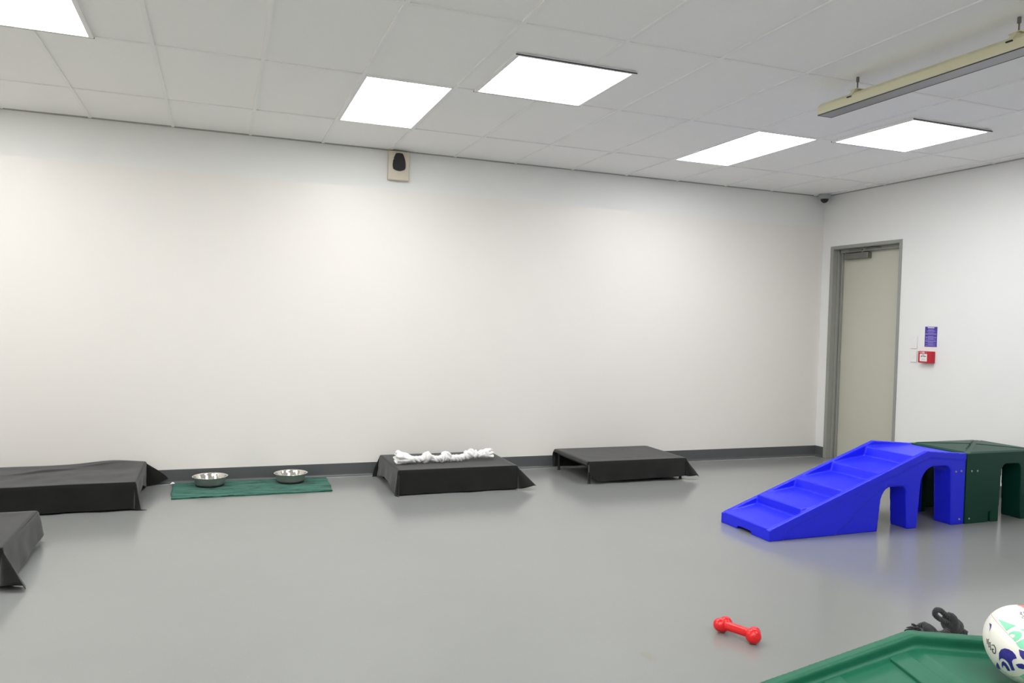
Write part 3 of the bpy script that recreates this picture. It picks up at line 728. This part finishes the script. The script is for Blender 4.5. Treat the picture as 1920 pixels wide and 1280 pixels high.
b = nb(); tassel(b, (0.295, 0.028, 0.042), (1, 0.12, 0.10), 0.140, 0.028, 0.062, seed=4, folds=4, depth=0.22, flat=0.8); o = obj('frayed_end', b, M['rope_white'], wt, smooth=True, remesh=0.004, relax=2); knobbly(o, 0.009, 26, 9)

# ------------------------------------------------------------------ red bone toy
b = nb(); p, q = Vector((0, 0, 0)), Vector((0.064, -0.148, 0))
dd = (q-p).normalized(); nn = Vector((-dd.y, dd.x, 0))
zc = 0.038
ball(b, Vector((0, 0, zc)) - nn*0.012 - dd*0.004, 0.031, 4); ball(b, Vector((0, 0, zc+0.006)) + nn*0.016 + dd*0.010, 0.030, 4); ball(b, Vector((0, 0, zc-0.004)), 0.033, 4)
ball(b, Vector((q.x, q.y, zc-0.002)) - nn*0.006, 0.0355, 4); ball(b, Vector((q.x, q.y, zc+0.004)) + nn*0.016 - dd*0.006, 0.028, 4)
N_ = 16; tube(b, [Vector((0,0,zc)).lerp(Vector((q.x, q.y, zc)), k/N_) for k in range(N_+1)], [0.0215-0.002*math.sin(PI*k/N_) for k in range(N_+1)], 24)
for s in (-1, 1):
    tube(b, [Vector((0,0,zc+0.012)).lerp(Vector((q.x, q.y, zc+0.012)), k/N_) + nn*0.009*s for k in range(N_+1)], 0.0075, 12)
o = obj('bone_toy', b, M['red'], remesh=0.0024, relax=3, loc=(2.216, 2.962, -0.001)); tag(o, 'shiny red rubber bone toy lying on the grey floor', 'dog toy')

# ------------------------------------------------------------------ black rope toy behind the green ramp
bt = thing('rope_toy', 'charcoal knotted rope toy with a loop behind the green ramp', 'dog toy', (3.16, 2.60, 0))
def twisted(bm, path, rr, sr, turn=0.5, ns=3, seg=8):
    for s in range(ns):
        sp = []
        for i, p in enumerate(path):
            tg = (path[min(i+1, len(path)-1)]-path[max(i-1, 0)]).normalized(); e1 = tg.cross(Vector((0.13, 0.2, 1))).normalized(); e2 = tg.cross(e1); a = i*turn+s*2*PI/ns
            sp.append(p+(e1*math.cos(a)+e2*math.sin(a))*rr)
        tube(bm, sp, sr, seg)
b = nb(); twisted(b, catmull([(-0.07, 0, 0.038), (-0.02, -0.01, 0.024), (0.02, -0.01, 0.022), (0.06, 0, 0.030), (0.10, 0.005, 0.045)], 10), 0.009, 0.010); obj('rope', b, M['rope_black'], bt, smooth=True)
b = nb(); twisted(b, catmull([(0.070, 0.0, 0.068), (0.028, 0.0, 0.080), (-0.008, 0.0, 0.098), (-0.030, 0.0, 0.118), (-0.022, 0.0, 0.136), (0.004, 0.0, 0.132), (0.036, 0.0, 0.108), (0.075, 0.0, 0.080)], 10), 0.0055, 0.0075, 0.6); obj('loop', b, M['rope_black'], bt, smooth=True)
b = nb(); knot(b, (-0.082, 0, 0.046), 0.043, (1, 0.1, 0.1), 0.4); obj('knot', b, M['rope_black'], bt, remesh=0.003, relax=1)
b = nb(); knot(b, (0.084, 0, 0.054), 0.045, (-0.75, 0, 0.65), 1.4); obj('knot', b, M['rope_black'], bt, remesh=0.003, relax=1)
b = nb(); twisted(b, catmull([(0.10, -0.01, 0.045), (0.12, -0.02, 0.028), (0.142, -0.02, 0.015)], 8), 0.008, 0.010); obj('rope', b, M['rope_black'], bt, smooth=True)
b = nb(); rr_ = random.Random(9)
for k in range(70):
    th, ph = rr_.uniform(-1.1, 1.1), rr_.uniform(-0.4, 1.35)
    d = Vector((-math.cos(th)*math.cos(ph), math.sin(th)*math.cos(ph), math.sin(ph)*0.8)); L_ = rr_.uniform(0.03, 0.070)
    s0 = Vector((-0.112, 0, 0.048)) + d*0.012
    P_ = [s0 + d*L_*k2/4 + Vector((0, 0, -0.018*(k2/4)**2)) for k2 in range(5)]
    for p_ in P_: p_.z = max(p_.z, 0.004)
    tube(b, P_, [0.0055, 0.006, 0.0055, 0.0045, 0.0015], 5)
obj('frayed_end', b, M['rope_black'], bt, smooth=True)

# ------------------------------------------------------------------ rugby ball on the green ramp
BR, BL_ = 0.093, 0.126
BC = Vector((2.012, 1.403, 0.0))
bt = thing('rugby_ball', 'white rugby ball with mint green and blue swirls resting on the green ramp', 'ball')
def pix(px, py): return (FW + RT*((px-960)/F_PX) - UP*((py-640)/F_PX)).normalized()
DECK = 0.528
cam_o = Vector((0, 0, CAM_Z))
d0 = pix(1923, 1208); zc = DECK+BR; tt = (zc-CAM_Z)/d0.z; BC = cam_o + d0*tt
bt.location = BC
# long axis: nearly towards the viewer, pole a little right and below
pole = -(BC-cam_o); pole.z = 0; pole = (pole.normalized() + Vector((RT.x, RT.y, 0))*0.28).normalized()
e2 = Vector((0, 0, 1)); e1 = e2.cross(pole).normalized(); e2 = pole.cross(e1)
def ell(phi, s, off=0.0):
    """phi: angle round the axis, s: -1..1 along it"""
    a = s*PI/2; sq = 0.92
    r = (BR+off)*math.cos(a)**sq if abs(s) < 1 else 0
    return pole*(BL_+off)*math.sin(a) + (e1*math.cos(phi)+e2*math.sin(phi))*r
b = nb(); NS_, NP = 60, 96; rings = []
for i in range(1, NS_):
    s = -1+2*i/NS_; rings.append([b.verts.new(ell(2*PI*k/NP, s)) for k in range(NP)])
for A_, B_ in zip(rings, rings[1:]):
    for k in range(NP): b.faces.new((A_[k], A_[(k+1) % NP], B_[(k+1) % NP], B_[k]))
for ring, s in ((rings[0], -1), (rings[-1], 1)):
    c_ = b.verts.new(ell(0, s))
    for k in range(NP): b.faces.new((ring[k], ring[(k+1) % NP], c_))
body = obj('skin', b, M['ball'], bt, smooth=True)
for k in range(4):
    ph = math.radians(52+90*k)
    b = nb(); tube(b, [ell(ph, -0.98+1.96*i/50, -0.0008) for i in range(51)], 0.0014, 6); obj('seam', b, M['seam'], bt, smooth=True)
inv = Matrix((e1, e2, pole)).transposed().inverted()
def hit(px, py):
    """where the ball's skin lies behind a point of the printed pattern"""
    d = inv @ pix(px, py); o_ = inv @ (cam_o - BC)
    S = Vector((1/BR, 1/BR, 1/BL_)); dS = Vector((d[0]*S[0], d[1]*S[1], d[2]*S[2])); oS = Vector((o_[0]*S[0], o_[1]*S[1], o_[2]*S[2]))
    A_, B_, C_ = dS.dot(dS), 2*oS.dot(dS), oS.dot(oS)-1
    D_ = B_*B_-4*A_*C_
    if D_ < 0: return None
    t_ = (-B_-math.sqrt(D_))/(2*A_); q = o_+d*t_
    # snap to the real profile
    s_ = max(-0.995, min(0.995, math.asin(max(-1, min(1, q[2]/BL_)))/(PI/2))); ph = math.atan2(q[1], q[0])
    return ell(ph, s_, 0.0007)
def decal(name, outline, m, step=2.0):
    """fill an outline with a fine triangulated patch that hugs the skin"""
    bm = bmesh.new(); vs_ = []
    n_ = len(outline); dense = []
    for i in range(n_):
        p, q = Vector(outline[i]), Vector(outline[(i+1) % n_]); kk = max(1, int((q-p).length/step))
        dense += [p.lerp(q, j/kk) for j in range(kk)]
    tri_ = tessellate_polygon([[Vector((p.x, p.y, 0)) for p in dense]])
    V = [bm.verts.new((p.x, p.y, 0)) for p in dense]
    for t3 in tri_:
        try: bm.faces.new([V[i] for i in t3])
        except ValueError: pass
    for _ in range(3):
        ed = [e for e in bm.edges if e.calc_length() > step*1.5]
        if ed: bmesh.ops.subdivide_edges(bm, edges=ed, cuts=1)
        bmesh.ops.triangulate(bm, faces=bm.faces[:])
    dead = []
    for v in bm.verts:
        h_ = hit(v.co.x, v.co.y)
        if h_ is None: dead.append(v)
        else: v.co = h_
    if dead: bmesh.ops.delete(bm, geom=dead, context='VERTS')
    return bm
def Z(x, y): return (1780+x/7.114, 1100+y/7.111)     # reading off the enlarged view
def add_decals(name, polys, m):
    big = bmesh.new()
    for P_ in polys:
        if name.endswith('swirl'):
            o = obj(name, decal(name, [Z(*p) for p in P_], m), m, bt, smooth=True); continue
        bm = decal(name, [Z(*p) for p in P_], m); tmp = bpy.data.meshes.new('t'); bm.to_mesh(tmp); bm.free(); big.from_mesh(tmp); bpy.data.meshes.remove(tmp)
    if name.endswith('swirl'): big.free(); return o
    o = obj(name, big, m, bt, smooth=True); return o
add_decals('green_swirl', [
    [(655,430),(740,465),(900,525),(840,545),(765,590),(700,500)],
    [(800,620),(850,600),(930,600),(975,625),(975,665),(930,715),(880,735),(850,690),(885,665),(880,640),(840,635),(805,650)],
    [(900,760),(960,720),(1060,680),(1060,860),(960,830),(930,800)],
    [(940,575),(1060,560),(1060,600),(1000,600)],
    [(945,1180),(1000,1150),(1100,1130),(1100,1230),(1000,1215)],
], M['ball_green'])['label'] = 'mint green swirl print'
add_decals('blue_swirl', [
    [(672,930),(672,880),(700,835),(750,820),(810,835),(860,865),(900,910),(918,955),(870,965),(850,990),(865,1050),(890,1105),(845,1108),(820,1050),(790,1000),(750,965),(710,950),(685,965),(680,1000),(672,960)],
    [(708,1000),(730,985),(765,1010),(800,1060),(825,1112),(790,1112),(750,1050),(730,1040),(720,1080),(705,1040)],
    [(620,1060),(645,1000),(665,1030),(690,1100),(650,1085)],
    [(940,840),(1000,860),(1080,900),(1080,1000),(990,960),(960,920)],
    [(900,1030),(940,1020),(990,1020),(1060,1060),(1000,1090),(940,1075)],
    [(535,480),(568,500),(560,540),(535,600),(545,540)],
], M['ball_blue'])['label'] = 'blue swirl print'
add_decals('red_print', [[(900,248),(960,262),(1010,300),(1060,300),(1060,250),(980,240)]], M['ball_red'])['label'] = 'pale red print'
# maker's letters G I L, upside down along the panel edge, and the small word at the top
def ribbon(P_, w_):
    out = []
    p, q = Vector(P_[0]), Vector(P_[1]); d = (q-p); l_ = d.length
    if l_ < 1e-6: return None
    d /= l_; n_ = Vector((-d.y, d.x))*w_/2; p -= d*w_*0.3; q += d*w_*0.3
    return [tuple(p-n_), tuple(q-n_), tuple(q+n_), tuple(p+n_)]
letters = []
Gs = [((572,775),(600,775)),((600,775),(622,810)),((622,810),(626,860)),((626,860),(615,888)),((615,888),(595,880)),((595,880),(578,850)),((578,850),(582,825)),((582,825),(600,835))]
Is = [((545,742),(560,835)),((538,745),(553,738)),((553,838),(568,830))]
Ls = [((520,705),(535,800)),((528,803),(545,795)),((520,705),(532,695))]
Is2 = [((502,690),(512,760))]
for S_ in (Gs, Is, Ls, Is2):
    for s_ in S_: letters.append(ribbon(s_, 11 if S_ is Gs else 8))
small = [((940,340),(965,345)),((965,345),(955,365)),((940,360),(975,375)),((985,330),(1000,360)),((975,390),(1005,400)),((965,405),(990,425)),((1005,380),(1030,410)),((1010,335),(1040,355))]
add_decals('lettering', letters, M['print_black'])
add_decals('small_print', [ribbon(s_, 8) for s_ in small], M['print_black'])
